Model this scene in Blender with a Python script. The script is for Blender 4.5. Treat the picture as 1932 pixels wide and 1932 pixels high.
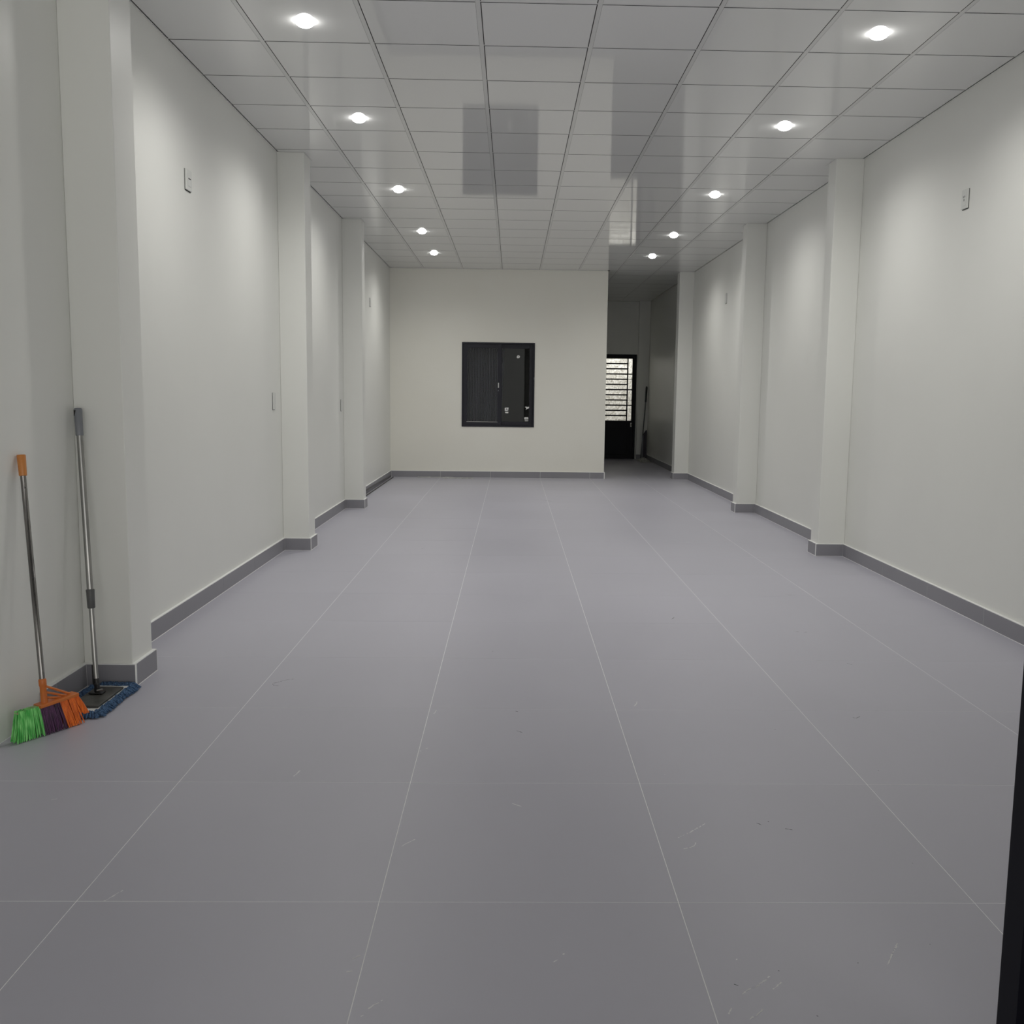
import bpy, bmesh, math, random
from mathutils import Vector, Matrix

random.seed(7)
S = bpy.context.scene
for o in list(bpy.data.objects):
    bpy.data.objects.remove(o)
COL = S.collection

# ------------------------------------------------------------------ camera
F_PX, CAM_H, PITCH, YAW, ROLL = 1833.046, 1.3474, 0.1212, 0.0009, 0.0112
cp, sp = math.cos(PITCH), math.sin(PITCH)
fw = Vector((math.sin(YAW) * cp, math.cos(YAW) * cp, -sp))
rt = Vector((math.cos(YAW), -math.sin(YAW), 0))
up = rt.cross(fw)
R_ = rt * math.cos(ROLL) + up * math.sin(ROLL)
U_ = up * math.cos(ROLL) - rt * math.sin(ROLL)
cam_data = bpy.data.cameras.new('camera')
cam_data.sensor_width = 36.0
cam_data.lens = F_PX / 1932.0 * 36.0
cam_data.clip_start = 0.02
cam = bpy.data.objects.new('camera', cam_data)
COL.objects.link(cam)
M = Matrix.Identity(4)
for i in range(3):
    M[i][0], M[i][1], M[i][2] = R_[i], U_[i], -fw[i]
M[0][3], M[1][3], M[2][3] = 0, 0, CAM_H
cam.matrix_world = M
S.camera = cam

# ------------------------------------------------------------------ world / exposure
S.view_settings.view_transform = 'Standard'
S.view_settings.look = 'None'
S.view_settings.gamma = 1
S.view_settings.use_curve_mapping = False
S.view_settings.exposure = 0.0
world = bpy.data.worlds.new('world')
S.world = world
world.use_nodes = True
bg = world.node_tree.nodes['Background']
bg.inputs[0].default_value = (1.0, 0.985, 0.95, 1)
bg.inputs[1].default_value = 1.85
SPOT_W = 50.0          # each downlight
DOME_EMIT = 24.0
YARD_W = 200.0         # daylight in the yard behind the back door

# ------------------------------------------------------------------ constants of the room (metres)
ZC = 3.28              # ceiling
XL, XR = -1.942, 2.85  # plaster of left / right wall
PXL, PXR = -1.72, 2.62 # faces of the pillars
Y0 = 1.78              # front of the room
XP = 1.487             # right end of the back wall (corridor side)
YE = 20.62             # end wall of the corridor
SL = 0.022             # slope of the cross walls in plan
def yb(x): return 15.585 + SL * x       # face of the back wall
PILL_L = [(4.322, 4.56), (8.205, 8.452), (11.247, 11.437)]
PILL_R = [(8.208, 8.402), (11.245, 11.43), (15.645, 15.88)]

# ------------------------------------------------------------------ helpers
def tag(o, label=None, cat=None, group=None, kind=None):
    if label: o['label'] = label
    if cat: o['category'] = cat
    if group: o['group'] = group
    if kind: o['kind'] = kind
    return o

def empty(name, loc=(0, 0, 0), rz=0.0):
    o = bpy.data.objects.new(name, None)
    o.empty_display_size = 0.05
    o.location = loc
    o.rotation_euler = (0, 0, rz)
    COL.objects.link(o)
    return o

class MB:
    def __init__(self):
        self.v, self.f = [], []
    def add(self, vs, fs):
        b = len(self.v)
        self.v += [tuple(v) for v in vs]
        self.f += [tuple(i + b for i in f) for f in fs]
        return self
    def box(self, x0, y0, z0, x1, y1, z1):
        return self.hexa([(x0, y0), (x1, y0), (x1, y1), (x0, y1)], z0, z1)
    def hexa(self, pl, z0, z1):          # prism of a convex plan polygon (ccw)
        n = len(pl)
        vs = [(p[0], p[1], z0) for p in pl] + [(p[0], p[1], z1) for p in pl]
        fs = [tuple(range(n - 1, -1, -1)), tuple(range(n, 2 * n))]
        fs += [(i, (i + 1) % n, n + (i + 1) % n, n + i) for i in range(n)]
        return self.add(vs, fs)
    def tube(self, pts, rad, n=12, caps=True):
        pts = [Vector(p) for p in pts]
        if not isinstance(rad, (list, tuple)): rad = [rad] * len(pts)
        rings = []
        ref = Vector((0.123, 0.456, 0.88))
        for i, p in enumerate(pts):
            d = (pts[min(i + 1, len(pts) - 1)] - pts[max(i - 1, 0)]).normalized()
            a = d.cross(ref).normalized(); c = d.cross(a).normalized()
            rings.append([p + (a * math.cos(2 * math.pi * k / n) + c * math.sin(2 * math.pi * k / n)) * rad[i] for k in range(n)])
        vs = [v for r in rings for v in r]
        fs = []
        for i in range(len(pts) - 1):
            for k in range(n):
                fs.append((i * n + k, i * n + (k + 1) % n, (i + 1) * n + (k + 1) % n, (i + 1) * n + k))
        if caps:
            fs.append(tuple(range(n - 1, -1, -1)))
            m = (len(pts) - 1) * n
            fs.append(tuple(range(m, m + n)))
        return self.add(vs, fs)
    def lathe(self, prof, n=24, cx=0, cy=0):   # (r, z) profile about z
        vs, fs = [], []
        for r, z in prof:
            for k in range(n):
                vs.append((cx + r * math.cos(2 * math.pi * k / n), cy + r * math.sin(2 * math.pi * k / n), z))
        for i in range(len(prof) - 1):
            for k in range(n):
                fs.append((i * n + k, i * n + (k + 1) % n, (i + 1) * n + (k + 1) % n, (i + 1) * n + k))
        return self.add(vs, fs)
    def mesh(self, name, mat, smooth=False):
        me = bpy.data.meshes.new(name)
        me.from_pydata(self.v, [], self.f)
        bm = bmesh.new(); bm.from_mesh(me)
        bmesh.ops.remove_doubles(bm, verts=bm.verts, dist=1e-6)
        bmesh.ops.recalc_face_normals(bm, faces=bm.faces)
        bm.to_mesh(me); bm.free()
        if mat: me.materials.append(mat)
        if smooth:
            for p in me.polygons: p.use_smooth = True
        return me
    def build(self, name, mat, parent=None, smooth=False, bevel=0.0, loc=None, rot=None, auto=None):
        o = bpy.data.objects.new(name, self.mesh(name, mat, smooth))
        COL.objects.link(o)
        if parent: o.parent = parent
        if loc: o.location = loc
        if rot: o.rotation_euler = rot
        if bevel:
            m = o.modifiers.new('bevel', 'BEVEL'); m.width = bevel; m.segments = 2; m.limit_method = 'ANGLE'
        if smooth and auto:
            o.data.set_sharp_from_angle(angle=auto)
        return o

def inst(name, me, parent=None, loc=(0, 0, 0)):
    o = bpy.data.objects.new(name, me)
    COL.objects.link(o)
    if parent: o.parent = parent
    o.location = loc
    return o

# ------------------------------------------------------------------ materials
def mat(name, col, rough=0.5, metal=0.0, spec=0.5, coat=0.0, coat_rough=0.03):
    m = bpy.data.materials.new(name); m.use_nodes = True
    b = m.node_tree.nodes['Principled BSDF']
    b.inputs['Base Color'].default_value = (*col, 1)
    b.inputs['Roughness'].default_value = rough
    b.inputs['Metallic'].default_value = metal
    b.inputs['Specular IOR Level'].default_value = spec
    b.inputs['Coat Weight'].default_value = coat
    b.inputs['Coat Roughness'].default_value = coat_rough
    return m
def nodes(m): return m.node_tree.nodes, m.node_tree.links, m.node_tree.nodes['Principled BSDF']
def noise_col(m, c0, c1, scale=4.0, detail=4.0, lo=0.35, hi=0.65, stretch=None, bump=0.0, bscale=None, rough=None):
    N, L, b = nodes(m)
    tc = N.new('ShaderNodeTexCoord'); mp = N.new('ShaderNodeMapping')
    gm = N.new('ShaderNodeNewGeometry')
    L.new(gm.outputs['Position'], mp.inputs['Vector'])
    if stretch: mp.inputs['Scale'].default_value = stretch
    nz = N.new('ShaderNodeTexNoise'); nz.inputs['Scale'].default_value = scale; nz.inputs['Detail'].default_value = detail
    L.new(mp.outputs[0], nz.inputs['Vector'])
    cr = N.new('ShaderNodeValToRGB')
    cr.color_ramp.elements[0].position = lo; cr.color_ramp.elements[0].color = (*c0, 1)
    cr.color_ramp.elements[1].position = hi; cr.color_ramp.elements[1].color = (*c1, 1)
    L.new(nz.outputs[0], cr.inputs[0]); L.new(cr.outputs[0], b.inputs['Base Color'])
    if rough:
        mr = N.new('ShaderNodeMapRange'); mr.inputs['To Min'].default_value = rough[0]; mr.inputs['To Max'].default_value = rough[1]
        L.new(nz.outputs[0], mr.inputs[0]); L.new(mr.outputs[0], b.inputs['Roughness'])
    if bump:
        n2 = N.new('ShaderNodeTexNoise'); n2.inputs['Scale'].default_value = bscale or scale * 8; n2.inputs['Detail'].default_value = 3
        L.new(gm.outputs['Position'], n2.inputs['Vector'])
        bp = N.new('ShaderNodeBump'); bp.inputs['Strength'].default_value = bump; bp.inputs['Distance'].default_value = 0.002
        L.new(n2.outputs[0], bp.inputs['Height']); L.new(bp.outputs[0], b.inputs['Normal'])
    return m

WALL = noise_col(mat('wall_paint', (.74, .745, .70), .40, spec=.5), (.80, .805, .765), (.815, .82, .78), 1.3, bump=.04, bscale=60)
WALLB = noise_col(mat('back_wall_paint', (.74, .735, .67), .40, spec=.5), (.86, .845, .765), (.87, .86, .785), 1.3, bump=.04, bscale=60)
PANEL = mat('gloss_ceiling_panel', (.75, .755, .74), .05, spec=.5)
TEE = mat('white_ceiling_grid', (.66, .665, .65), .15)
EDGE = mat('panel_gap_shade', (.06, .06, .055), .8)  # near-black panel sides paint shade into the gaps between panels
YARDM = noise_col(mat('dull_shaft_render', (.2, .19, .17), .9), (.15, .14, .12), (.24, .23, .2), 3)  # kept dark to cut bounce light in the added shaft
PLENUM = mat('dark_plenum', (.05, .05, .05), .9)
GROUT = noise_col(mat('white_grout', (.8, .8, .8), .8), (.88, .88, .89), (.94, .94, .93), 6)
BEAD = mat('white_filler_bead', (.9, .9, .88), .6)
def tile_mat(name, c0, c1, r):
    m = noise_col(mat(name, c0, .45, spec=.45), c0, c1, 1.1, detail=6, lo=.3, hi=.7, stretch=(1, .6, 1), bump=.05, bscale=140, rough=r)
    N, L, b = nodes(m)
    oi = N.new('ShaderNodeObjectInfo')
    hs = N.new('ShaderNodeHueSaturation')
    mr = N.new('ShaderNodeMapRange'); mr.inputs['To Min'].default_value = .986; mr.inputs['To Max'].default_value = 1.014
    L.new(oi.outputs['Random'], mr.inputs[0]); L.new(mr.outputs[0], hs.inputs['Value'])
    src = b.inputs['Base Color'].links[0].from_socket
    L.new(src, hs.inputs['Color']); L.new(hs.outputs[0], b.inputs['Base Color'])
    return m
TILE = tile_mat('grey_porcelain_tile', (.452, .446, .505), (.487, .480, .540), (.36, .5))
SKIRT = tile_mat('grey_skirting_tile', (.262, .258, .282), (.292, .288, .312), (.36, .5))
SCUFF_W = mat('white_paint_scuff', (.72, .72, .72), .8)
SCUFF_D = mat('dark_scuff', (.06, .06, .065), .7)
BLACK = mat('black_powder_coat', (.007, .007, .011), .45, spec=.18)
NAVY = mat('charcoal_aluminium', (.018, .018, .026), .42, spec=.3)
GASKET = mat('black_rubber', (.008, .008, .009), .6)
STICK = mat('white_sticker', (.85, .85, .83), .6)
PRINT = mat('grey_print', (.25, .25, .26), .6)
STEEL = noise_col(mat('brushed_steel', (.3, .3, .29), .3, metal=1.0), (.30, .30, .29), (.38, .375, .36), 30, stretch=(1, 1, .1))
DSTEEL = noise_col(mat('dull_grey_steel', (.20, .19, .185), .24, metal=1.0), (.17, .165, .16), (.27, .26, .25), 25, stretch=(1, 1, .1))
GPLAS = mat('grey_plastic', (.21, .22, .24), .4)
GPLAS2 = mat('dark_grey_plastic', (.10, .102, .10), .45)
ORANGE = mat('orange_plastic', (.60, .165, .03), .38)
ORANGE2 = mat('amber_plastic_grip', (.62, .24, .06), .35)
TAN = mat('tan_plastic', (.40, .36, .22), .45)
SOCK = mat('white_plastic', (.70, .71, .68), .35)
HOLE_GAP = mat('hole_and_gap_shade', (.01, .01, .01), .7)
BLKPL = mat('black_plastic', (.012, .012, .012), .4)
PADW = noise_col(mat('white_mop_pad', (.7, .7, .68), .9), (.6, .6, .58), (.75, .75, .73), 40)
BLUE = noise_col(mat('blue_microfibre', (.05, .10, .19), .95), (.02, .04, .09), (.10, .20, .36), 160, lo=.3, hi=.7)
PLATE = noise_col(mat('mop_plate', (.055, .055, .05), .4), (.04, .04, .036), (.075, .075, .068), 18)
GREENB = noise_col(mat('green_bristle', (.10, .55, .10), .5), (.05, .46, .06), (.30, .85, .26), 90, stretch=(1, 1, .15))
PURPB = noise_col(mat('purple_bristle', (.07, .018, .07), .5), (.035, .010, .036), (.11, .028, .11), 90, stretch=(1, 1, .15))
ORANB = noise_col(mat('orange_bristle', (.75, .17, .02), .5), (.66, .115, .010), (1.0, .24, .025), 90, stretch=(1, 1, .15))
PIPE = mat('black_pipe', (.012, .012, .012), .35)
CARD = noise_col(mat('pale_cardboard', (.5, .5, .49), .9), (.42, .42, .41), (.60, .60, .58), 30)
CURT = mat('navy_curtain', (.04, .042, .065), .5)
def highlight_stripes(m, c0, c1, period):
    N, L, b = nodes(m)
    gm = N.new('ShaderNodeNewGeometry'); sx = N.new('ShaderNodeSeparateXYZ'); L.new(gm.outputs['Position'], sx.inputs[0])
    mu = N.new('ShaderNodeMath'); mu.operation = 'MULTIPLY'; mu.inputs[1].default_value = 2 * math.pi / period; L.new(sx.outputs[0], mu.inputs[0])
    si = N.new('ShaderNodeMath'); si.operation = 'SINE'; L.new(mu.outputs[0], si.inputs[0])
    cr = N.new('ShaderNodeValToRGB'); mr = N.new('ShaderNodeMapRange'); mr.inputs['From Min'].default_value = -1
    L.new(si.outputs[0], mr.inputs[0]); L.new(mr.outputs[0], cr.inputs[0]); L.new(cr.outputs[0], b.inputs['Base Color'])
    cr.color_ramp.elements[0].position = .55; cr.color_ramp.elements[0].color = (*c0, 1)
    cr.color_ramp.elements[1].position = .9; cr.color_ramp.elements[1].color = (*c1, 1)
highlight_stripes(CURT, (.035, .037, .06), (.40, .41, .50), .0255)  # pale stripes paint the highlights of the pleat ridges into the cloth
BOARD = mat('dark_board', (.035, .030, .045), .5)
BAG = noise_col(mat('crumpled_grey_sheet', (.22, .22, .21), .6), (.27, .27, .26), (.40, .40, .38), 12)

def dome_mat():
    m = bpy.data.materials.new('lit_diffuser'); m.use_nodes = True
    N, L = m.node_tree.nodes, m.node_tree.links
    N.remove(N['Principled BSDF'])
    e = N.new('ShaderNodeEmission'); e.inputs[0].default_value = (1, .985, .97, 1); e.inputs[1].default_value = DOME_EMIT
    L.new(e.outputs[0], N['Material Output'].inputs[0])
    return m
DOME = dome_mat()

def glass_mat(name, tint, rough=.0):
    m = bpy.data.materials.new(name); m.use_nodes = True
    N, L = m.node_tree.nodes, m.node_tree.links
    N.remove(N['Principled BSDF'])
    t = N.new('ShaderNodeBsdfTransparent'); t.inputs[0].default_value = (*tint, 1)
    g = N.new('ShaderNodeBsdfGlossy'); g.inputs['Roughness'].default_value = rough
    fr = N.new('ShaderNodeFresnel'); fr.inputs[0].default_value = 1.22
    mx = N.new('ShaderNodeMixShader')
    L.new(fr.outputs[0], mx.inputs[0]); L.new(t.outputs[0], mx.inputs[1]); L.new(g.outputs[0], mx.inputs[2])
    L.new(mx.outputs[0], N['Material Output'].inputs[0])
    return m
GLASS = glass_mat('tinted_glass', (.70, .71, .71))

def frosted():
    m = bpy.data.materials.new('dirty_frosted_glass'); m.use_nodes = True
    N, L = m.node_tree.nodes, m.node_tree.links
    b = N['Principled BSDF']; b.inputs['Roughness'].default_value = .3
    gm = N.new('ShaderNodeNewGeometry')
    n1 = N.new('ShaderNodeTexNoise'); n1.inputs['Scale'].default_value = 42; n1.inputs['Detail'].default_value = 9; n1.inputs['Roughness'].default_value = .72
    mp = N.new('ShaderNodeMapping'); mp.inputs['Scale'].default_value = (1, 1, .75)
    L.new(gm.outputs['Position'], mp.inputs[0]); L.new(mp.outputs[0], n1.inputs['Vector'])
    cr = N.new('ShaderNodeValToRGB')
    e = cr.color_ramp.elements
    e[0].position = .33; e[0].color = (.34, .32, .27, 1)
    e[1].position = .60; e[1].color = (.90, .89, .86, 1)
    L.new(n1.outputs[0], cr.inputs[0])
    t = N.new('ShaderNodeBsdfTranslucent'); L.new(cr.outputs[0], t.inputs[0])
    b.inputs['Base Color'].default_value = (.25, .25, .24, 1)
    mx = N.new('ShaderNodeMixShader'); mx.inputs[0].default_value = .85
    L.new(b.outputs[0], mx.inputs[1]); L.new(t.outputs[0], mx.inputs[2])
    L.new(mx.outputs[0], N['Material Output'].inputs[0])
    return m
FROST = frosted()

# ================================================================== SETTING
# ---- floor: grout bed + single tiles
TX0, TY0, TS, TSK, JT = -1.1402, 2.4296, 0.8, 0.0168, 0.0024
floor = MB().box(XL - .1, -.8, -.06, XR + .1, 21.0, -.0005).build('floor', GROUT)
tag(floor, 'grey porcelain tiled floor with thin pale joints', 'floor', kind='structure')
a, g = TS / 2 - JT / 2, 0.0003
k = TSK * a
tm = MB().add([(-a, -a - k, -.0012), (a, -a + k, -.0012), (a, a + k, -.0012), (-a, a - k, -.0012),
               (-a, -a - k, -g), (a, -a + k, -g), (a, a + k, -g), (-a, a - k, -g),
               (-a + g, -a + g - k, 0), (a - g, -a + g + k, 0), (a - g, a - g + k, 0), (-a + g, a - g - k, 0)],
              [(8, 9, 10, 11)] + [(i, (i + 1) % 4, 4 + (i + 1) % 4, 4 + i) for i in range(4)] + [(4 + i, 4 + (i + 1) % 4, 8 + (i + 1) % 4, 8 + i) for i in range(4)]).mesh('floor_tile', TILE)
for j in range(-4, 23):
    for i in range(-1, 5):
        if j >= 17 and i < 3: continue          # behind the back wall, not seen
        cx = TX0 + TS * i + TS / 2
        inst('floor_tile', tm, floor, (cx, TY0 + TS * j + TS / 2 + TSK * (cx - TX0), 0))
# scuffs: thin paint marks lying on the tiles
WH = [[(-0.756, 3.285), (-0.745, 3.339)], [(-1.507, 3.067), (-1.491, 3.076)], [(-1.067, 2.432), (-1.037, 2.499)], [(-0.369, 2.18), (-0.351, 2.193)], [(-0.373, 2.126), (-0.36, 2.13)], [(-0.319, 3.56), (-0.307, 3.577)], [(-0.336, 3.543), (-0.33, 3.543)], [(-0.316, 2.762), (-0.305, 2.78), (-0.281, 2.809)], [(-0.315, 1.963), (-0.305, 1.974)], [(-0.302, 1.989), (-0.287, 2.008), (-0.275, 2.022)], [(0.014, 3.078), (0.045, 3.053)], [(0.115, 2.175), (0.141, 2.211)], [(0.523, 2.838), (0.573, 2.883), (0.626, 2.941)], [(0.528, 2.765), (0.564, 2.786), (0.571, 2.808)], [(0.537, 2.057), (0.555, 2.075), (0.579, 2.089), (0.605, 2.114), (0.617, 2.127)], [(0.61, 2.076), (0.643, 2.107)], [(0.531, 1.968), (0.554, 1.985), (0.574, 2.008)], [(0.914, 2.179), (0.942, 2.224), (0.974, 2.271)], [(0.553, 2.192), (0.569, 2.213)], [(0.49, 1.984), (0.501, 2.006)], [(0.552, 3.36), (0.563, 3.356), (0.559, 3.331)], [(-0.322, 3.939), (-0.309, 4.029)], [(0.545, 4.101), (0.561, 4.138), (0.568, 4.175)]]
DK = [[(-1.061, 4.344), (-1.087, 4.351), (-1.098, 4.375), (-1.079, 4.401), (-1.048, 4.436), (-1.015, 4.454)], [(-0.778, 8.357), (-0.753, 8.388)], [(0.035, 3.776), (0.054, 3.758)], [(0.029, 4.019), (0.038, 4.013)], [(-0.093, 4.986), (-0.085, 4.987)], [(0.984, 5.777), (1.004, 5.82)], [(1.893, 6.564), (1.912, 6.53), (1.945, 6.531)], [(1.651, 5.489), (1.67, 5.49)], [(1.7, 5.479), (1.722, 5.48)], [(1.458, 3.984), (1.472, 3.978), (1.493, 3.999)], [(1.721, 4.826), (1.742, 4.807)], [(1.082, 3.828), (1.09, 3.828)], [(0.786, 2.949), (0.797, 2.945), (0.804, 2.934)], [(0.832, 2.965), (0.834, 2.957)], [(0.873, 2.909), (0.892, 2.902)], [(0.643, 2.149), (0.646, 2.149)], [(0.681, 1.982), (0.685, 1.982)], [(0.842, 2.184), (0.846, 2.185)], [(1.18, 2.69), (1.183, 2.691)], [(1.051, 2.268), (1.054, 2.268)], [(0.526, 2.095), (0.535, 2.089)], [(1.345, 3.398), (1.349, 3.398)], [(0.29, 12.444), (0.429, 12.333), (0.519, 12.219)], [(0.588, 12.867), (0.78, 12.888)]]
def scuffs(lines, w0, seed, dash):
    rnd = random.Random(seed); mb = MB()
    for ln in lines:
        pts = []
        for (p, q) in zip(ln[:-1], ln[1:]):
            n = max(2, int(math.dist(p, q) / .006))
            for t in range(n):
                pts.append((p[0] + (q[0] - p[0]) * t / n + rnd.gauss(0, .0008), p[1] + (q[1] - p[1]) * t / n + rnd.gauss(0, .0008)))
        pts.append(ln[-1])
        for (p, q) in zip(pts[:-1], pts[1:]):
            if rnd.random() < dash: continue
            d = Vector((q[0] - p[0], q[1] - p[1])); d.normalize(); w = w0 * rnd.uniform(.4, 1.2) * (1 + .12 * p[1])
            nx, ny = -d.y * w / 2, d.x * w / 2
            mb.add([(p[0] - nx, p[1] - ny, .0003), (q[0] - nx, q[1] - ny, .0003), (q[0] + nx, q[1] + ny, .0003), (p[0] + nx, p[1] + ny, .0003)], [(0, 1, 2, 3)])
    return mb
tag(scuffs(WH, .0030, 3, .22).build('paint_scuffs', SCUFF_W, floor), 'white paint scuffs', kind='stuff')
tag(scuffs(DK, .0022, 5, .15).build('dark_scuffs', SCUFF_D, floor), 'dark scuffs', kind='stuff')

# ---- walls
ZT = ZC + .30
def wall(name, mb, label, m=WALL, bevel=0):
    o = mb.build(name, m, bevel=bevel)
    return tag(o, label, 'wall', kind='structure')
wl = wall('wall_left', MB().box(XL - .2, -.6, 0, XL, 21.0, ZT), 'plain off-white left wall stepped by three square pillars')
wr = wall('wall_right', MB().box(XR, -.6, 0, XR + .2, 21.0, ZT), 'plain off-white right wall stepped by three square pillars')
for y0, y1 in PILL_L:
    MB().box(XL, y0, 0, PXL, y1, ZC).build('pillar', WALL, wl, bevel=.004)
for y0, y1 in PILL_R:
    MB().box(PXR, y0, 0, XR, y1, ZC).build('pillar', WALL, wr, bevel=.004)
# back wall with the window hole, in plan skewed by SL
WX0, WX1, WZ0, WZ1 = -.806, .349, .818, 2.147
def bw(x0, x1, z0, z1, mb, t=.16):
    return mb.hexa([(x0, yb(x0)), (x1, yb(x1)), (x1, yb(x1) + t), (x0, yb(x0) + t)], z0, z1)
mb = MB()
bw(XL, WX0, 0, ZC, mb); bw(WX1, XP, 0, ZC, mb); bw(WX0, WX1, 0, WZ0, mb); bw(WX0, WX1, WZ1, ZC, mb)
wall('wall_back', mb, 'warm off-white back wall around the dark sliding window', WALLB)
wall('wall_corridor', MB().box(XP - .16, yb(XP) + .165, 0, XP, 21.0, ZT), 'left side wall of the dim corridor, hidden past the opening')
# end wall of the corridor with the door hole
DX0, DX1, DZ1 = 1.62, 2.603, 2.19
mb = MB().box(XP, YE, 0, DX0, YE + .07, ZT).box(DX1, YE, 0, XR, YE + .07, ZT).box(DX0, YE, DZ1, DX1, YE + .07, ZT)
we = wall('wall_end', mb, 'shadowed end wall of the corridor above the barred door')
MB().box(2.622, YE - .10, 0, XR, YE, ZC).build('pillar', WALL, we)
# dark room behind the window
wall('wall_storeroom', MB().box(XL, 18.4, 0, XP - .16, 18.5, ZC), 'dark far wall of the room seen through the window')
# front wall of the shop: header and jambs round a wide opening
mb = MB().box(XL, Y0 - .16, 2.95, XR, Y0 - .02, ZT).box(XL, Y0 - .16, 0, XL + .12, Y0 - .02, 2.95).box(XR - .12, Y0 - .16, 0, XR, Y0 - .02, 2.95)
wall('wall_front', mb, 'front wall with the wide shop opening around the camera')

pr = MB().box(XL - .2, -3.2, 3.0, XR + .2, Y0 - .17, 3.12).build('sky_blocker_slab', PLENUM)  # unseen slab added to keep overhead sky light off the near floor
tag(pr, 'unseen slab added over the entrance to block overhead sky light', 'sky blocker', kind='structure')

# ---- ceiling: dark slab above, gloss panels and white grid below
ceil = MB().box(XL - .2, Y0 - .16, ZT, XR + .2, 21.0, ZT + .1).build('ceiling', PLENUM)
tag(ceil, 'suspended ceiling of glossy grey-white square panels', 'ceiling', kind='structure')
CX0, CY0, CS, CSK = -2.0255, 5.6616, 0.6105, 0.026
TW, CW, UPZ = .024, .010, .010
def cy(j, x): return CY0 + CS * j + CSK * (x - CX0)
def panel_mesh(x0, x1, j0, j1, ymax=None):
    # visible face between the tees, with a lip above the flange
    mb = MB()
    # the reveal is wider on one side of each tee, so its painted dark line shows there
    wide, tight = TW / 2 + .0048, TW / 2 + .0008
    il = wide if x0 < .2 else tight
    ir = wide if x1 > .2 else tight
    if x0 == XL or x0 == XP: il = .016
    if x1 == XR or x1 == XP: ir = .016
    for (l_, r_, ya, yc, z0, z1) in ((il, ir, CW / 2 + .0075, CW / 2 + .0008, ZC, ZC + UPZ), (.004, .004, .003, .003, ZC + UPZ, ZC + UPZ + .006)):
        pl = []
        for (x, j, s) in ((x0 + l_, j0, 1), (x1 - r_, j0, 1), (x1 - r_, j1, -1), (x0 + l_, j1, -1)):
            y = cy(j, x) + (ya if s > 0 else -yc)
            if ymax and s < 0: y = ymax(x) - .016
            pl.append((x, y))
        mb.hexa(pl, z0, z1)
    return mb
def shade_gaps(me):
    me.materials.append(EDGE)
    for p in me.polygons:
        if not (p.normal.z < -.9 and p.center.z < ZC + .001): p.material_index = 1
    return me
xl = [XL] + [CX0 + CS * i for i in range(1, 8)] + [XR]
J0, JB, JE = -6, 16, 25
std = {}
for c in range(8):
    for j in range(J0, JE):
        x0, x1 = xl[c], xl[c + 1]
        ymax = None
        if j > JB:
            if x1 <= XP + .05: continue
            x0 = max(x0, XP)
        if j == JB and x1 <= XP + .2:
            if x1 > XP: pass
            else: ymax = lambda x: yb(x)
        if j == JB and x0 < XP < x1: x0b = x0
        if j == JE - 1: ymax = lambda x: YE
        full = 1 <= c <= 6 and x0 == xl[c] and ymax is None
        if j == JB and xl[c] < XP < xl[c + 1]:
            shade_gaps(panel_mesh(XP, x1, j, j + 1).build('ceiling_panel', PANEL, ceil).data)
            shade_gaps(panel_mesh(xl[c], XP, j, j + 1, ymax=lambda x: yb(x)).build('ceiling_panel', PANEL, ceil).data)
            continue
        if full:
            key = (x0 < .2, x1 > .2)
            if key not in std:
                std[key] = (x0, shade_gaps(panel_mesh(x0, x1, 0, 1).mesh('ceiling_panel', PANEL)))
            dx = x0 - std[key][0]
            inst('ceiling_panel', std[key][1], ceil, (dx, CS * j + CSK * dx, 0))
        else:
            shade_gaps(panel_mesh(x0, x1, j, j + 1, ymax=ymax).build('ceiling_panel', PANEL, ceil).data)
FT = .0012
for i in range(1, 8):                      # main runners
    x = CX0 + CS * i
    yend = YE if x > XP else yb(x)
    MB().box(x - TW / 2, cy(J0, x), ZC, x + TW / 2, yend, ZC + FT).build('main_tee', TEE, ceil)
ctm = None
for j in range(J0 + 1, JE):
    for c in range(8):
        x0, x1 = xl[c], xl[c + 1]
        if j > JB:
            if x1 <= XP + .05: continue
            x0 = max(x0, XP)
        a0 = x0 + (TW / 2 if c > 0 and x0 == xl[c] else .0); a1 = x1 - (TW / 2 if c < 7 else 0)
        full = 1 <= c <= 6 and x0 == xl[c]
        def seg(a0, a1, j):
            h = CW / 2
            return MB().hexa([(a0, cy(j, a0) - h), (a1, cy(j, a1) - h), (a1, cy(j, a1) + h), (a0, cy(j, a0) + h)], ZC, ZC + FT)
        if full:
            if ctm is None: ctm = seg(xl[1] + TW / 2, xl[2] - TW / 2, 0).mesh('cross_tee', TEE)
            dx = x0 - xl[1]
            inst('cross_tee', ctm, ceil, (dx, CS * j + CSK * dx, 0))
        else:
            seg(a0, a1, j).build('cross_tee', TEE, ceil)
# wall angle strips round the walls and pillars
def strip(x0, y0, x1, y1, name='edge_strip'):
    MB().box(min(x0, x1), min(y0, y1), ZC - .0018, max(x0, x1), max(y0, y1), ZC - .0002).build(name, TEE, ceil)
AW = .009
ys = [Y0 - .02] + [v for p in PILL_L for v in p] + [yb(XL)]
for q in range(0, len(ys), 2): strip(XL, ys[q], XL + AW, ys[q + 1])
ys = [Y0 - .02] + [v for p in PILL_R for v in p] + [YE]
for q in range(0, len(ys), 2): strip(XR - AW, ys[q], XR, ys[q + 1])
for y0, y1 in PILL_L:
    strip(XL + AW, y0 - AW, PXL + AW, y0); strip(PXL, y0, PXL + AW, y1 + .05); strip(XL + AW, y1, PXL, y1 + AW)
for y0, y1 in PILL_R:
    strip(PXR - AW, y0 - AW, XR - AW, y0); strip(PXR - AW, y0, PXR, y1 + .05); strip(PXR, y1, XR - AW, y1 + AW)
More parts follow.
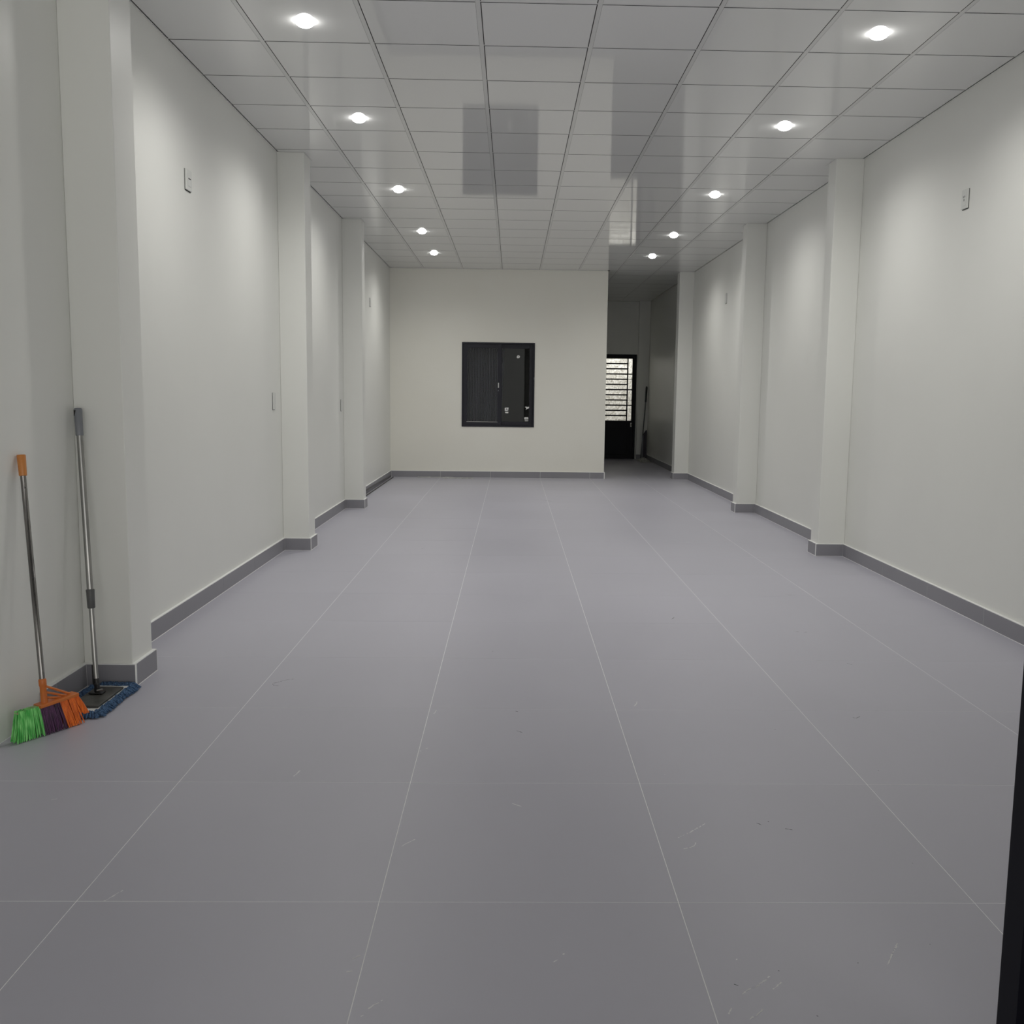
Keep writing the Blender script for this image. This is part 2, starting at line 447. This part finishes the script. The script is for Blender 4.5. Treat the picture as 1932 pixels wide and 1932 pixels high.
MB().hexa([(XL + AW, yb(XL) - AW), (XP, yb(XP) - AW), (XP, yb(XP)), (XL + AW, yb(XL))], ZC - .0018, ZC - .0002).build('edge_strip', TEE, ceil)

# ---- skirting: bead backing + single tiles
SH, ST = .102, .016
def skirting(name, runs, label):
    """runs: list of (x0,y0,x1,y1,nx,ny) wall-face segments; n = outward direction into the room"""
    b = MB()
    for x0, y0, x1, y1, nx, ny in runs:
        q = [(x0, y0), (x1, y1), (x1 + nx * (ST - .0006), y1 + ny * (ST - .0006)), (x0 + nx * (ST - .0006), y0 + ny * (ST - .0006))]
        b.hexa(q, 0, SH + .004)
        L = math.hypot(x1 - x0, y1 - y0); ux, uy = (x1 - x0) / L, (y1 - y0) / L
        def bead(a0, a1, e0, e1, z0, z1):
            b.hexa([(x0 + ux * a0 + nx * e0, y0 + uy * a0 + ny * e0), (x0 + ux * a1 + nx * e0, y0 + uy * a1 + ny * e0),
                    (x0 + ux * a1 + nx * e1, y0 + uy * a1 + ny * e1), (x0 + ux * a0 + nx * e1, y0 + uy * a0 + ny * e1)], z0, z1)
        bead(0, L, .002, ST + .0022, 0, .0022)
        bead(-.0012, .0014, .004, ST + .0006, 0, SH); bead(L - .0014, L + .0008, .004, ST + .0006, 0, SH)
    base = tag(b.build(name, BEAD), label, 'skirting', kind='structure')
    for x0, y0, x1, y1, nx, ny in runs:
        L = math.hypot(x1 - x0, y1 - y0); ux, uy = (x1 - x0) / L, (y1 - y0) / L
        # joints on the floor-tile module
        cuts = [0.0]
        if abs(uy) > abs(ux):
            t = [(TY0 + TS * n + TSK * (x0 - TX0) - y0) / uy for n in range(-4, 24)]
        else:
            t = [(TX0 + TS * n - x0) / ux for n in range(-1, 6)]
        cuts += sorted(v for v in t if .03 < v < L - .03) + [L]
        for p, q in zip(cuts[:-1], cuts[1:]):
            p2, q2 = p + (.0012 if p > 0 else .0014), q - (.0012 if q < L else .0014)
            A = (x0 + ux * p2, y0 + uy * p2); B = (x0 + ux * q2, y0 + uy * q2)
            e0, e1 = .001, ST
            MB().hexa([(A[0] + nx * e0, A[1] + ny * e0), (B[0] + nx * e0, B[1] + ny * e0), (B[0] + nx * e1, B[1] + ny * e1), (A[0] + nx * e1, A[1] + ny * e1)], .0015, SH).build('skirting_tile', SKIRT, base)
    return base
def pillar_runs(pills, xw, xp, ystart, yend, s):
    runs, y = [], ystart
    for y0, y1 in pills:
        runs.append((xw, y, xw, y0 - (ST if y0 < yend else 0), s, 0))
        runs.append((xw, y0, xp + s * ST, y0, 0, -1))
        runs.append((xp, y0, xp, y1 + ST, s, 0))
        runs.append((xp, y1, xw + s * ST, y1, 0, 1))
        y = y1 + ST
    if y < yend: runs.append((xw, y, xw, yend, s, 0))
    return runs
skirting('baseboard_left', pillar_runs(PILL_L, XL, PXL, 3.90, yb(XL) - ST, 1), 'grey tile skirting stepping round the left wall pillars')
skirting('baseboard_right', pillar_runs(PILL_R, XR, PXR, Y0 - .02, YE - .10 - ST, -1), 'grey tile skirting stepping round the right wall pillars')
n = math.hypot(1, SL)
skirting('baseboard_back', [(XL + ST, yb(XL + ST), XP, yb(XP), SL / n, -1 / n)], 'grey tile skirting under the back window wall')
skirting('baseboard_corridor', [(XP, yb(XP), XP, YE, 1, 0), (2.622, YE - .10, XR - ST, YE - .10, 0, -1)], 'grey tile skirting at the corridor end beside the barred door')

# ---- window
wroot = empty('window_1', (WX0, yb(WX0), WZ0), math.atan(SL))
tag(wroot, 'black aluminium sliding window with dark glass in the back wall', 'window', kind='structure')
WW, WH_ = (WX1 - WX0) / math.cos(math.atan(SL)), WZ1 - WZ0
FO = .045
def ring(mb, x0, z0, x1, z1, w, y0, y1, wt=None, wb=None):
    wt = wt or w; wb = wb or w
    mb.box(x0, y0, z0, x0 + w, y1, z1).box(x1 - w, y0, z0, x1, y1, z1)
    mb.box(x0 + w, y0, z0, x1 - w, y1, z0 + wb).box(x0 + w, y0, z1 - wt, x1 - w, y1, z1)
    return mb
ring(MB(), 0, 0, WW, WH_, .022, -.012, .09).build('window_frame', NAVY, wroot, bevel=.002)
xm = (-.196 - WX0)
# left sash in front, right sash behind
s1 = ring(MB(), .022, .022, xm + .018, WH_ - .022, .060, .010, .040, wt=.068, wb=.062).build('sash', NAVY, wroot, bevel=.002)
s2 = ring(MB(), xm - .030, .022, WW - .022, WH_ - .022, .056, .048, .078, wt=.064, wb=.060).build('sash', NAVY, wroot, bevel=.002)
MB().box(.082, .022, .084, xm - .042, .028, WH_ - .090).build('glass_pane', GLASS, s1)
MB().box(xm + .026, .060, .082, WW - .078, .066, WH_ - .086).build('glass_pane', GLASS, s2)
MB().box(xm - .036, -.004, .62, xm - .020, .010, .70).build('latch', SOCK, s1, bevel=.003)
MB().box(xm - .034, -.002, .565, xm - .022, .010, .585).build('keyhole', GPLAS, s1)
MB().box(.075, .004, .075, xm - .036, .010, .080).build('track_highlight_strip', STEEL, s1)
MB().box(WW - .010, -.018, .755, WW - .003, -.012, .79).build('frame_plug', GPLAS, wroot)
def sticker(name, pts, parent, y=.0585):
    mb = MB(); n = len(pts)
    vs = [(p[0], y, p[1]) for p in pts] + [(p[0], y + .0006, p[1]) for p in pts]
    mb.add(vs, [tuple(range(n)), tuple(range(2 * n - 1, n - 1, -1))] + [(i, (i + 1) % n, n + (i + 1) % n, n + i) for i in range(n)])
    return mb.build(name, STICK, parent)
def wz(px, py):   # a spot on the glass plane, from its measured wall position
    return px - WX0, py - WZ0
def stk(cx, cz, pts):
    x, z = wz(cx, cz)
    return [(x + a * .001, z + b * .001) for a, b in pts]
g1 = sticker('sticker', stk(.088, 1.93, [(-26, -8), (-12, -22), (12, -18), (28, -4), (22, 16), (4, 24), (-18, 18)]), s2)
MB().box(0, 0, 0, .022, .0004, .008).build('print', PRINT, g1, loc=(wz(.078, 1.928)[0], .0579, wz(.078, 1.928)[1]))
g2 = sticker('sticker', stk(-.088, 1.10, [(-30, -26), (24, -24), (30, 26), (-30, 22)]), s2)
MB().box(0, 0, 0, .026, .0004, .022).build('print', PRINT, g2, loc=(wz(-.1, 1.09)[0], .0579, wz(-.1, 1.09)[1]))
sticker('sticker', stk(-.085, 1.05, [(-24, -14), (22, -16), (26, 8), (-28, 10)]), s2)['label'] = 'torn lower label'
sticker('sticker', stk(.236, 1.125, [(-38, 14), (-6, -4), (-22, -34), (10, -14), (34, -6), (36, 18), (10, 12), (-10, 18)]), s2)
g3 = sticker('sticker', stk(.228, .955, [(-30, -18), (32, -14), (30, 20), (-32, 18)]), s2)
MB().box(0, 0, 0, .036, .0004, .007).build('print', PRINT, g3, loc=(wz(.212, .953)[0], .0579, wz(.212, .953)[1]))
sticker('sticker', stk(.230, .918, [(-26, -8), (28, -6), (28, 8), (-26, 7)]), s2)
# pleated curtain behind the left sash (seen through the glass)
cu = MB(); vs = []; fs = []
cols, rows = 208, 6
for r in range(rows + 1):
    for c in range(cols + 1):
        t = c / cols; z = .70 + 1.40 * r / rows
        ph = t * 26 * 2 * math.pi
        x = -.80 + .62 * t + .05 * t * t * (r / rows)
        vs.append((x, 15.84 + .012 * (2 * abs(math.sin(ph / 2)) - 1) + .02 * math.sin(3 * t), z))
for r in range(rows):
    for c in range(cols):
        b = r * (cols + 1) + c
        fs.append((b, b + 1, b + cols + 2, b + cols + 1))
o = cu.add(vs, fs).build('pleated_curtain', CURT, smooth=True)
md = o.modifiers.new('thickness', 'SOLIDIFY'); md.thickness = .002
tag(o, 'dark navy pleated curtain hanging behind the left window pane', 'curtain')
t = empty('curtain_rod', (-.80, 15.84, 2.125))
MB().tube([(-.05, 0, 0), (.75, 0, 0)], .012).build('rod', STEEL, t, smooth=True, auto=.6)
for xx in (.0, .66): MB().box(xx, -.06, -.012, xx + .02, .0, .012).build('bracket', STEEL, t)
tag(t, 'thin metal rod carrying the curtain behind the left window pane', 'curtain rod')

# ---- back door of the corridor
d1 = empty('door_1', (DX0, YE + .03, 0))
tag(d1, 'black steel back door with bars over frosted glass at the corridor end', 'door', kind='structure')
DW = DX1 - DX0
fr = MB().box(0, -.04, 0, .05, .025, DZ1).box(DW - .05, -.04, 0, DW, .025, DZ1).box(.05, -.04, DZ1 - .05, DW - .05, .025, DZ1).build('door_frame', BLACK, d1, bevel=.002)
lx0, lx1, lz1 = .052, DW - .052, DZ1 - .052
gz0, gz1, gx0, gx1 = .805, 2.108, .10, 2.517 - DX0
lf = MB().box(lx0, -.02, .001, lx1, .02, gz0).box(lx0, -.02, gz0, gx0, .02, lz1).box(gx1, -.02, gz0, lx1, .02, lz1).box(gx0, -.02, gz1, gx1, .02, lz1).build('door_leaf', BLACK, d1, bevel=.002)
ring(MB(), .12, .10, DW - .14, .68, .012, -.026, -.018).build('panel_moulding', BLACK, lf, bevel=.002)
MB().box(gx0, .004, gz0, gx1, .010, gz1).build('frosted_pane', FROST, lf)
vb = 2.419 - DX0
sp_ = (gz1 - gz0) / 12
MB().box(vb - .013, -.016, gz0, vb + .013, .002, gz1).build('vertical_bar', BLACK, lf)
for q in range(1, 12):
    x1_ = gx1 if q in (3, 4, 6, 8, 9) else vb - .013
    hz = .012 if q in (3, 6, 9) else .006
    z = gz1 - q * sp_
    MB().box(gx0, -.014, z - .014, vb - .013, .002, z + .014).build('bar', BLACK, lf)
    if x1_ == gx1: MB().box(vb + .013, -.014, z - hz, gx1, .002, z + hz).build('bar', BLACK, lf)
lk = MB().box(2.497 - DX0, -.027, .675, 2.530 - DX0, -.018, .765).build('lock_plate', SOCK, lf, bevel=.008)
MB().box(2.508 - DX0, -.030, .70, 2.519 - DX0, -.0265, .74).build('keyhole', BLKPL, lf)

# ---- black folding front door leaf at the right edge of the view
d2 = empty('door_2', (.966, Y0, 0), math.radians(-80))
tag(d2, 'black steel front door leaf cutting in at the right edge', 'door', kind='structure')
def leaf(x0, x1, z1=2.9):
    lf = ring(MB(), x0, .012, x1, z1, .055, 0, .04).build('door_leaf', BLACK, d2, bevel=.003)
    MB().box(x0 + .055, .012, .067, x1 - .055, .028, z1 - .055).build('door_panel', BLACK, lf)
    return lf
leaf(0, .90)

# ---- yard behind the back door: unseen walls added to shape the daylight
wall('wall_light_shaft', MB().box(-.2, 22.2, -.1, 4.6, 22.4, 5.0).box(.0, 21.0, -.1, .2, 22.2, 5.0).box(4.0, 21.0, -.1, 4.2, 22.2, 5.0), 'unseen dull yard walls added to shape light behind the frosted back door', YARDM)
yl = bpy.data.lights.new('yard_daylight', 'AREA'); yl.shape = 'RECTANGLE'; yl.size = 1.8; yl.size_y = .7; yl.energy = YARD_W; yl.color = (.96, .98, 1.0)
yo = bpy.data.objects.new('yard_daylight', yl); COL.objects.link(yo)
yo.location = (2.1, 21.9, 3.9)
yo.rotation_euler = (Vector((0, -1.2, -2.2)).to_track_quat('-Z', 'Y')).to_euler()

# ================================================================== THINGS
# ---- downlights
names_l = ['nearest', 'second', 'third', 'fourth', 'farthest']
ring_me = MB().lathe([(.050, 0), (.054, 0), (.0535, -.001), (.051, -.0015), (.050, 0)], 28).mesh('trim_ring', TEE, True)
dome_me = MB().lathe([(.051 * math.cos(t * math.pi / 16), -.001 - .032 * math.sin(t * math.pi / 16)) for t in range(0, 8)] + [(.0006, -.033)], 28).mesh('diffuser', DOME, True)
for side, xs in (('left', -1.113), ('right', 1.936)):
    for q, j in enumerate((-.5, 2.5, 6.5, 10.5, 13.5)):
        t = empty('downlight', (xs, cy(j, xs) - .02 * q, ZC - .0001))
        inst('trim_ring', ring_me, t); inst('diffuser', dome_me, t)
        tag(t, 'round white ceiling downlight, %s of the %s row from the camera' % (names_l[q], side), 'ceiling light', 'lit ceiling downlights')
        l = bpy.data.lights.new('downlight_lamp', 'SPOT')
        l.energy = SPOT_W; l.spot_size = math.radians(163); l.spot_blend = 1.0; l.shadow_soft_size = .045
        l.color = (1.0, .985, .95)
        lo = bpy.data.objects.new('downlight_lamp', l); COL.objects.link(lo); lo.parent = t
        lo.location = (0, 0, -.050)

# ---- wall sockets
def socket(name, wallx, y0, y1, z0, z1, s, kind, label, cat='wall socket'):
    yc, zc2 = (y0 + y1) / 2, (z0 + z1) / 2
    t = empty(name, (wallx, yc, zc2))
    hw, hz = (y1 - y0) / 2, (z1 - z0) / 2
    def b(a0, b0, a1, b1, n0, n1): # y,z rectangle with depth n0..n1 outward
        return MB().box(min(s * n0, s * n1), a0, b0, max(s * n0, s * n1), a1, b1)
    b(-hw - .001, -hz - .004, hw + .001, hz + .0005, 0, .0016).build('shade_backing', HOLE_GAP, t)  # dark backing stands in for the shade around and below the plate
    b(-hw, -hz, hw, hz, .0016, .012).build('plate', SOCK, t, bevel=.003)
    if kind == 'switch':
        ins = b(-hw * .55, -hz * .62, hw * .55, hz * .62, .012, .0145).build('insert', SOCK, t, bevel=.0015)
        b(-hw * .45, .004, hw * .45, .010, .0145, .0152).build('slot', HOLE_GAP, ins)
    elif kind == 'socket':
        ins = b(-hw * .6, -hz * .7, hw * .6, hz * .7, .012, .0135).build('insert', SOCK, t, bevel=.0015)
        for (yy, zz, w2, h2) in ((-.010, .014, .003, .006), (.010, .014, .003, .006), (0, -.006, .003, .007)):
            b(yy - w2, zz - h2, yy + w2, zz + h2, .0135, .0142).build('pin_hole', HOLE_GAP, ins)
    else:
        b(-hw * .6, -hz * .7, hw * .6, hz * .7, .012, .014).build('insert', SOCK, t, bevel=.0015)
    tag(t, label, cat, 'white wall outlet plates')
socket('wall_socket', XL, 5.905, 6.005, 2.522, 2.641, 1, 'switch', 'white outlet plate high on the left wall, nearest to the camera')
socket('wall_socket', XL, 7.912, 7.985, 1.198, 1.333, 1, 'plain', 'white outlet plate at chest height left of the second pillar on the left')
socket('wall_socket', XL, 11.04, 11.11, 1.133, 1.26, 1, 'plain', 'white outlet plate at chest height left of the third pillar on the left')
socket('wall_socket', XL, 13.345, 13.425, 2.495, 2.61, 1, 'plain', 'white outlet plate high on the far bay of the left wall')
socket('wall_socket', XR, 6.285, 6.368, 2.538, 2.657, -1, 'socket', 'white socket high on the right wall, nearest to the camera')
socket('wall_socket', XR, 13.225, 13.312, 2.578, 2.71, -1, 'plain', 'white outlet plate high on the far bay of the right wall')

# ---- broom (head along direction D, standing on the floor by the left wall)
D = Vector((.507, .861, 0)).normalized(); Nn = Vector((.861, -.507, 0)).normalized()
P0 = Vector((-1.80, 3.74, 0))
def hp(s, z, n=0.0): return P0 + D * s + Nn * n + Vector((0, 0, z))
br = empty('broom', tuple(hp(0, 0)))
tag(br, 'broom with orange head and green, purple and orange bristles on the left wall', 'broom')
def at(o):   # children are modelled in world coordinates, keep them there
    o.location = -br.location; return o
rb = random.Random(11)
def tuft(s_top, s_bot, z_top, n_top, n_bot, w, zb=.0015):
    """one flat tapering bunch of bristle"""
    mb = MB()
    p = [hp(s_top, z_top, n_top), hp((s_top + s_bot) / 2, z_top * .5 + zb * .5, (n_top + n_bot) * .5 + .002), hp(s_bot, zb, n_bot)]
    mb.tube(p, [w * .55, w * .72, w * .5], 5)
    return mb
def bristles(name, m, s0, s1, b0, b1, label, n=26, zt=.118, zb0=.001, rows=(-.014, 0, .014), lean=.008):
    mb = MB()
    for r in rows:
        for k in range(n):
            t = (k + .5) / n
            st = s0 + (s1 - s0) * t + rb.gauss(0, .0012); sb = b0 + (b1 - b0) * t + rb.gauss(0, .002)
            q = tuft(st, sb, zt, r * .8, r * 1.5 + lean + rb.gauss(0, .002), (b1 - b0) / n * .95, zb0 + abs(rb.gauss(0, .002)))
            mb.add(q.v, q.f)
    o = at(mb.build(name, m, br)); tag(o, label, kind='stuff'); return o
bristles('bristles', GREENB, -.165, -.080, -.190, -.070, 'green bristles')
bristles('bristles', PURPB, -.078, .006, -.072, .028, 'purple bristles')
bristles('bristles', ORANB, .006, .070, .026, .100, 'orange bristles', n=16)
bristles('bristles', ORANB,   .070, .088, .105, .136, 'orange flared end bristles', n=7, zb0=.034, lean=-.002)
# head: bar sloping up to the right, orange; a thinner faded cap over the green bristles
def bar(sA, zA, sB, zB, hgt, n0, n1):
    vs = []
    for (s, z) in ((sA, zA), (sB, zB)):
        for (nn, dz) in ((n0, 0), (n1, 0), (n1, hgt), (n0, hgt)):
            vs.append(tuple(hp(s, z + dz, nn)))
    return MB().add(vs, [(0, 1, 2, 3), (7, 6, 5, 4), (0, 4, 5, 1), (1, 5, 6, 2), (2, 6, 7, 3), (3, 7, 4, 0)])
at(bar(-.082, .110, .086, .118, .012, -.022, .026).build('head_bar', ORANGE, br, bevel=.002))
tag(at(bar(-.168, .107, -.084, .112, .006, -.013, .013).build('head_bar', TAN, br, bevel=.0015)), 'faded tan bar over the green bristles')
A_, B_ = hp(-.049, .112, 0), Vector((-1.923, 3.806, 1.088))
hd = (B_ - A_).normalized()
at(MB().tube([A_, A_ + hd * .075, A_ + hd * .078, A_ + hd * .100, A_ + hd * .104], [.0128, .0125, .0145, .0145, .0125], 16).build('handle_socket', ORANGE, br, smooth=True, auto=.7))
for zt, ze in ((.180, .034), (.156, .012), (.135, -.010)):
    p = hp(-.040, zt + .006, 0); q = hp(ze + .040, .122, 0)
    at(MB().tube([p, q], [.0048, .0048], 8).build('rib', ORANGE, br))
pipe_end = B_ - hd * .083
hnd = at(MB().tube([A_ + hd * .1035, A_ + hd * .50, A_ + hd * .5005, pipe_end], [.0112, .0112, .0108, .0108], 16).build('handle', DSTEEL, br, smooth=True, auto=.7))
at(MB().tube([pipe_end, pipe_end + hd * .002, B_ - hd * .004, B_], [.0125, .0148, .0168, .0155], 16).build('grip', ORANGE2, br, smooth=True, auto=.7))
for dd in (.045, .40):
    c = pipe_end - hd * dd + Vector((.0075, -.0075, 0))
    MB().tube([c, c + Vector((.002, -.003, 0))], .003, 8).build('rivet', BLKPL, hnd)

# ---- flat mop
mx0, mx1, my0, my1 = -1.880, -1.694, 3.875, 4.298
mp_ = empty('flat_mop', (-1.79, 4.09, 0))
tag(mp_, 'flat mop with blue fringed pad and steel handle leaning in the pillar corner', 'mop')
def atm(o): o.location = -mp_.location; return o
atm(MB().box(mx0 + .022, my0 + .02, .006, mx1 - .022, my1 - .02, .016).build('pad', PADW, mp_, bevel=.003))
atm(MB().box(mx0 + .032, my0 + .078, .0165, mx1 - .032, my1 - .075, .026).build('plate', PLATE, mp_, bevel=.002))
rm = random.Random(5)
fb = MB()
def loopy(px, py, dx, dy):
    L = rm.uniform(.024, .044); a = math.atan2(dy, dx) + rm.gauss(0, .5)
    ex, ey = px + math.cos(a) * L, py + math.sin(a) * L
    ex = max(ex, XL + .02)
    top = rm.uniform(.014, .026)
    if ey > 4.300: ey = 4.300; 
    fb.tube([(px, py, .012), ((px + ex) / 2, (py + ey) / 2, top), (ex, ey, .006)], [.0042, .005, .0036], 5)
peri = []
n1 = 120
for k in range(n1):
    y = my0 + .015 + (my1 - my0 - .04) * k / n1
    for rep in (0, .009):
        loopy(mx1 - .026 + rep, y + rm.gauss(0, .003), 1, 0); loopy(mx0 + .026 - rep, y + rm.gauss(0, .003), -1, 0)
for k in range(60):
    x = mx0 + .012 + (mx1 - mx0 - .024) * k / 60
    for rep in (0, .009):
        loopy(x + rm.gauss(0, .003), my0 + .026 - rep, 0, -1); loopy(x + rm.gauss(0, .003), my1 - .030 + rep, 0, .3)
tag(atm(fb.build('fringe', BLUE, mp_, smooth=True)), 'blue microfibre fringe', kind='stuff')
J = Vector((-1.803, 4.125, .026)); T_ = Vector((-1.905, 4.283, 1.262))
hd = (T_ - J).normalized()
jb = atm(MB().box(J.x - .030, J.y - .022, .026, J.x + .030, J.y + .022, .034).build('joint_base', BLKPL, mp_, bevel=.003))
atm(MB().box(J.x - .009, J.y - .012, .033, J.x + .009, J.y + .012, .072).build('joint_block', BLKPL, mp_, bevel=.004))
MB().tube([(J.x + .006, J.y - .016, .042), (J.x + .030, J.y - .010, .046)], .005, 8).build('lever', STEEL, jb)
sh = J + hd * .035
atm(MB().tube([sh, J + hd * .065], [.0125, .0120], 14).build('lower_socket', BLKPL, mp_, smooth=True, auto=.7))
atm(MB().tube([J + hd * .125 + Vector((-.0095, -.004, 0)), J + hd * .04 + Vector((-.0105, -.004, 0))], .005, 8).build('side_clip', BLKPL, mp_))
atm(MB().tube([J + hd * .06, J + hd * .375], .0108, 16).build('lower_tube', STEEL, mp_, smooth=True, auto=.7))
atm(MB().tube([J + hd * .372, J + hd * .376, J + hd * .438, J + hd * .452, J + hd * .456], [.0135, .0165, .0175, .0185, .0165], 16).build('collar', GPLAS2, mp_, smooth=True, auto=.7))
atm(MB().tube([J + hd * .45, T_ - hd * .118], .0135, 16).build('upper_tube', STEEL, mp_, smooth=True, auto=.7))
gp = atm(MB().tube([T_ - hd * .120, T_ - hd * .116, T_ - hd * .004, T_], [.0155, .0165, .0178, .0150], 16).build('grip', GPLAS, mp_, smooth=True, auto=.7))
c = T_ - hd * .020 + Vector((-.008, -.0142, 0))
MB().box(c.x - .004, c.y - .002, c.z - .012, c.x + .005, c.y + .004, c.z + .012).build('hanging_hole', HOLE_GAP, gp)

# ---- black pipes along the left skirting in the far bay
o = MB().tube([(-1.895, 11.60, .0075), (-1.890, 13.5, .0075), (-1.886, 15.45, .0075)], .0072, 12).build('black_pipe', PIPE, smooth=True, auto=.7)
tag(o, 'black pipe lying on the floor against the far left skirting', 'pipe', 'black pipes in the far left corner')
o = MB().tube([(-1.9175, 11.60, .070), (-1.9175, 13.5, .052), (-1.917, 15.40, .030)], .0072, 12).build('black_pipe', PIPE, smooth=True, auto=.7)
tag(o, 'upper black pipe leaning on the skirting above the floor pipe', 'pipe', 'black pipes in the far left corner')

# ---- pale scrap strips under the back wall
def scrap(x0, x1, dy, w, label, seed):
    r = random.Random(seed); n = 9; vs = []; fs = []
    for k in range(n + 1):
        x = x0 + (x1 - x0) * k / n; y = yb(x) - dy
        ww = w * r.uniform(.75, 1.15); zz = .010 + r.uniform(0, .006)
        vs += [(x, y - ww, .0012), (x, y, .0012), (x, y, zz), (x, y - ww, zz)]
    for k in range(n):
        b = 4 * k
        for a_, c_ in ((0, 1), (1, 2), (2, 3), (3, 0)): fs.append((b + a_, b + c_, b + 4 + c_, b + 4 + a_))
    fs += [(0, 1, 2, 3), (4 * n + 3, 4 * n + 2, 4 * n + 1, 4 * n)]
    tag(MB().add(vs, fs).build('cardboard_strip', CARD), label, 'strip', 'scrap strips under the back wall')
scrap(-1.50, -.93, .045, .05, 'ragged pale strip lying along the back skirting, left piece', 1)
scrap(-1.08, -.60, .15, .06, 'ragged pale strip lying in front of the back skirting, right piece', 2)

# ---- things in the corridor corner
t = empty('pole', (2.715, 20.455, 0))
MB().tube([(0, 0, .004), (.080, .040, 1.20)], [.011, .011], 10).build('shaft', GPLAS2, t, smooth=True, auto=.7)
MB().tube([(.080, .040, 1.20), (.092, .041, 1.50), (.093, .041, 1.53)], [.016, .022, .012], 10).build('grip', BLKPL, t, smooth=True, auto=.7)
tag(t, 'thin dark pole leaning in the corridor corner beside the barred door', 'pole')
t = empty('board', (2.785, 20.395, 0), 0)
vs = []
for dy in (-.012, .012):
    for (x, z) in ((-.035, .002), (.040, .002), (.045, .60), (.030, .625), (.005, .60), (-.030, .54)):
        vs.append((x, dy + z * .04, z))
MB().add(vs, [(0, 1, 2, 3, 4, 5), (11, 10, 9, 8, 7, 6)] + [(i, (i + 1) % 6, 6 + (i + 1) % 6, 6 + i) for i in range(6)]).build('plank', BOARD, t, bevel=.002)
MB().box(-.062, -.008, .002, -.037, .008, .50).build('edge_lath', GPLAS, t)
tag(t, 'narrow dark board standing in the corridor corner behind the pole', 'board')
rb2 = random.Random(21); vs = []; fs = []; n = 14
for i in range(n + 1):
    for j in range(n + 1):
        u, v = i / n, j / n
        e = math.sin(math.pi * u) * math.sin(math.pi * v)
        vs.append((2.585 + .245 * u + rb2.gauss(0, .004), 19.45 + .92 * v + rb2.gauss(0, .01), .004 + e * (.035 + .05 * rb2.random())))
for i in range(n):
    for j in range(n):
        b = i * (n + 1) + j
        fs.append((b, b + 1, b + n + 2, b + n + 1))
o = MB().add(vs, fs).build('plastic_sheet', BAG)
md = o.modifiers.new('thickness', 'SOLIDIFY'); md.thickness = .002; md.offset = 1
tag(o, 'crumpled grey sheet on the corridor floor below the pole', 'sheet')
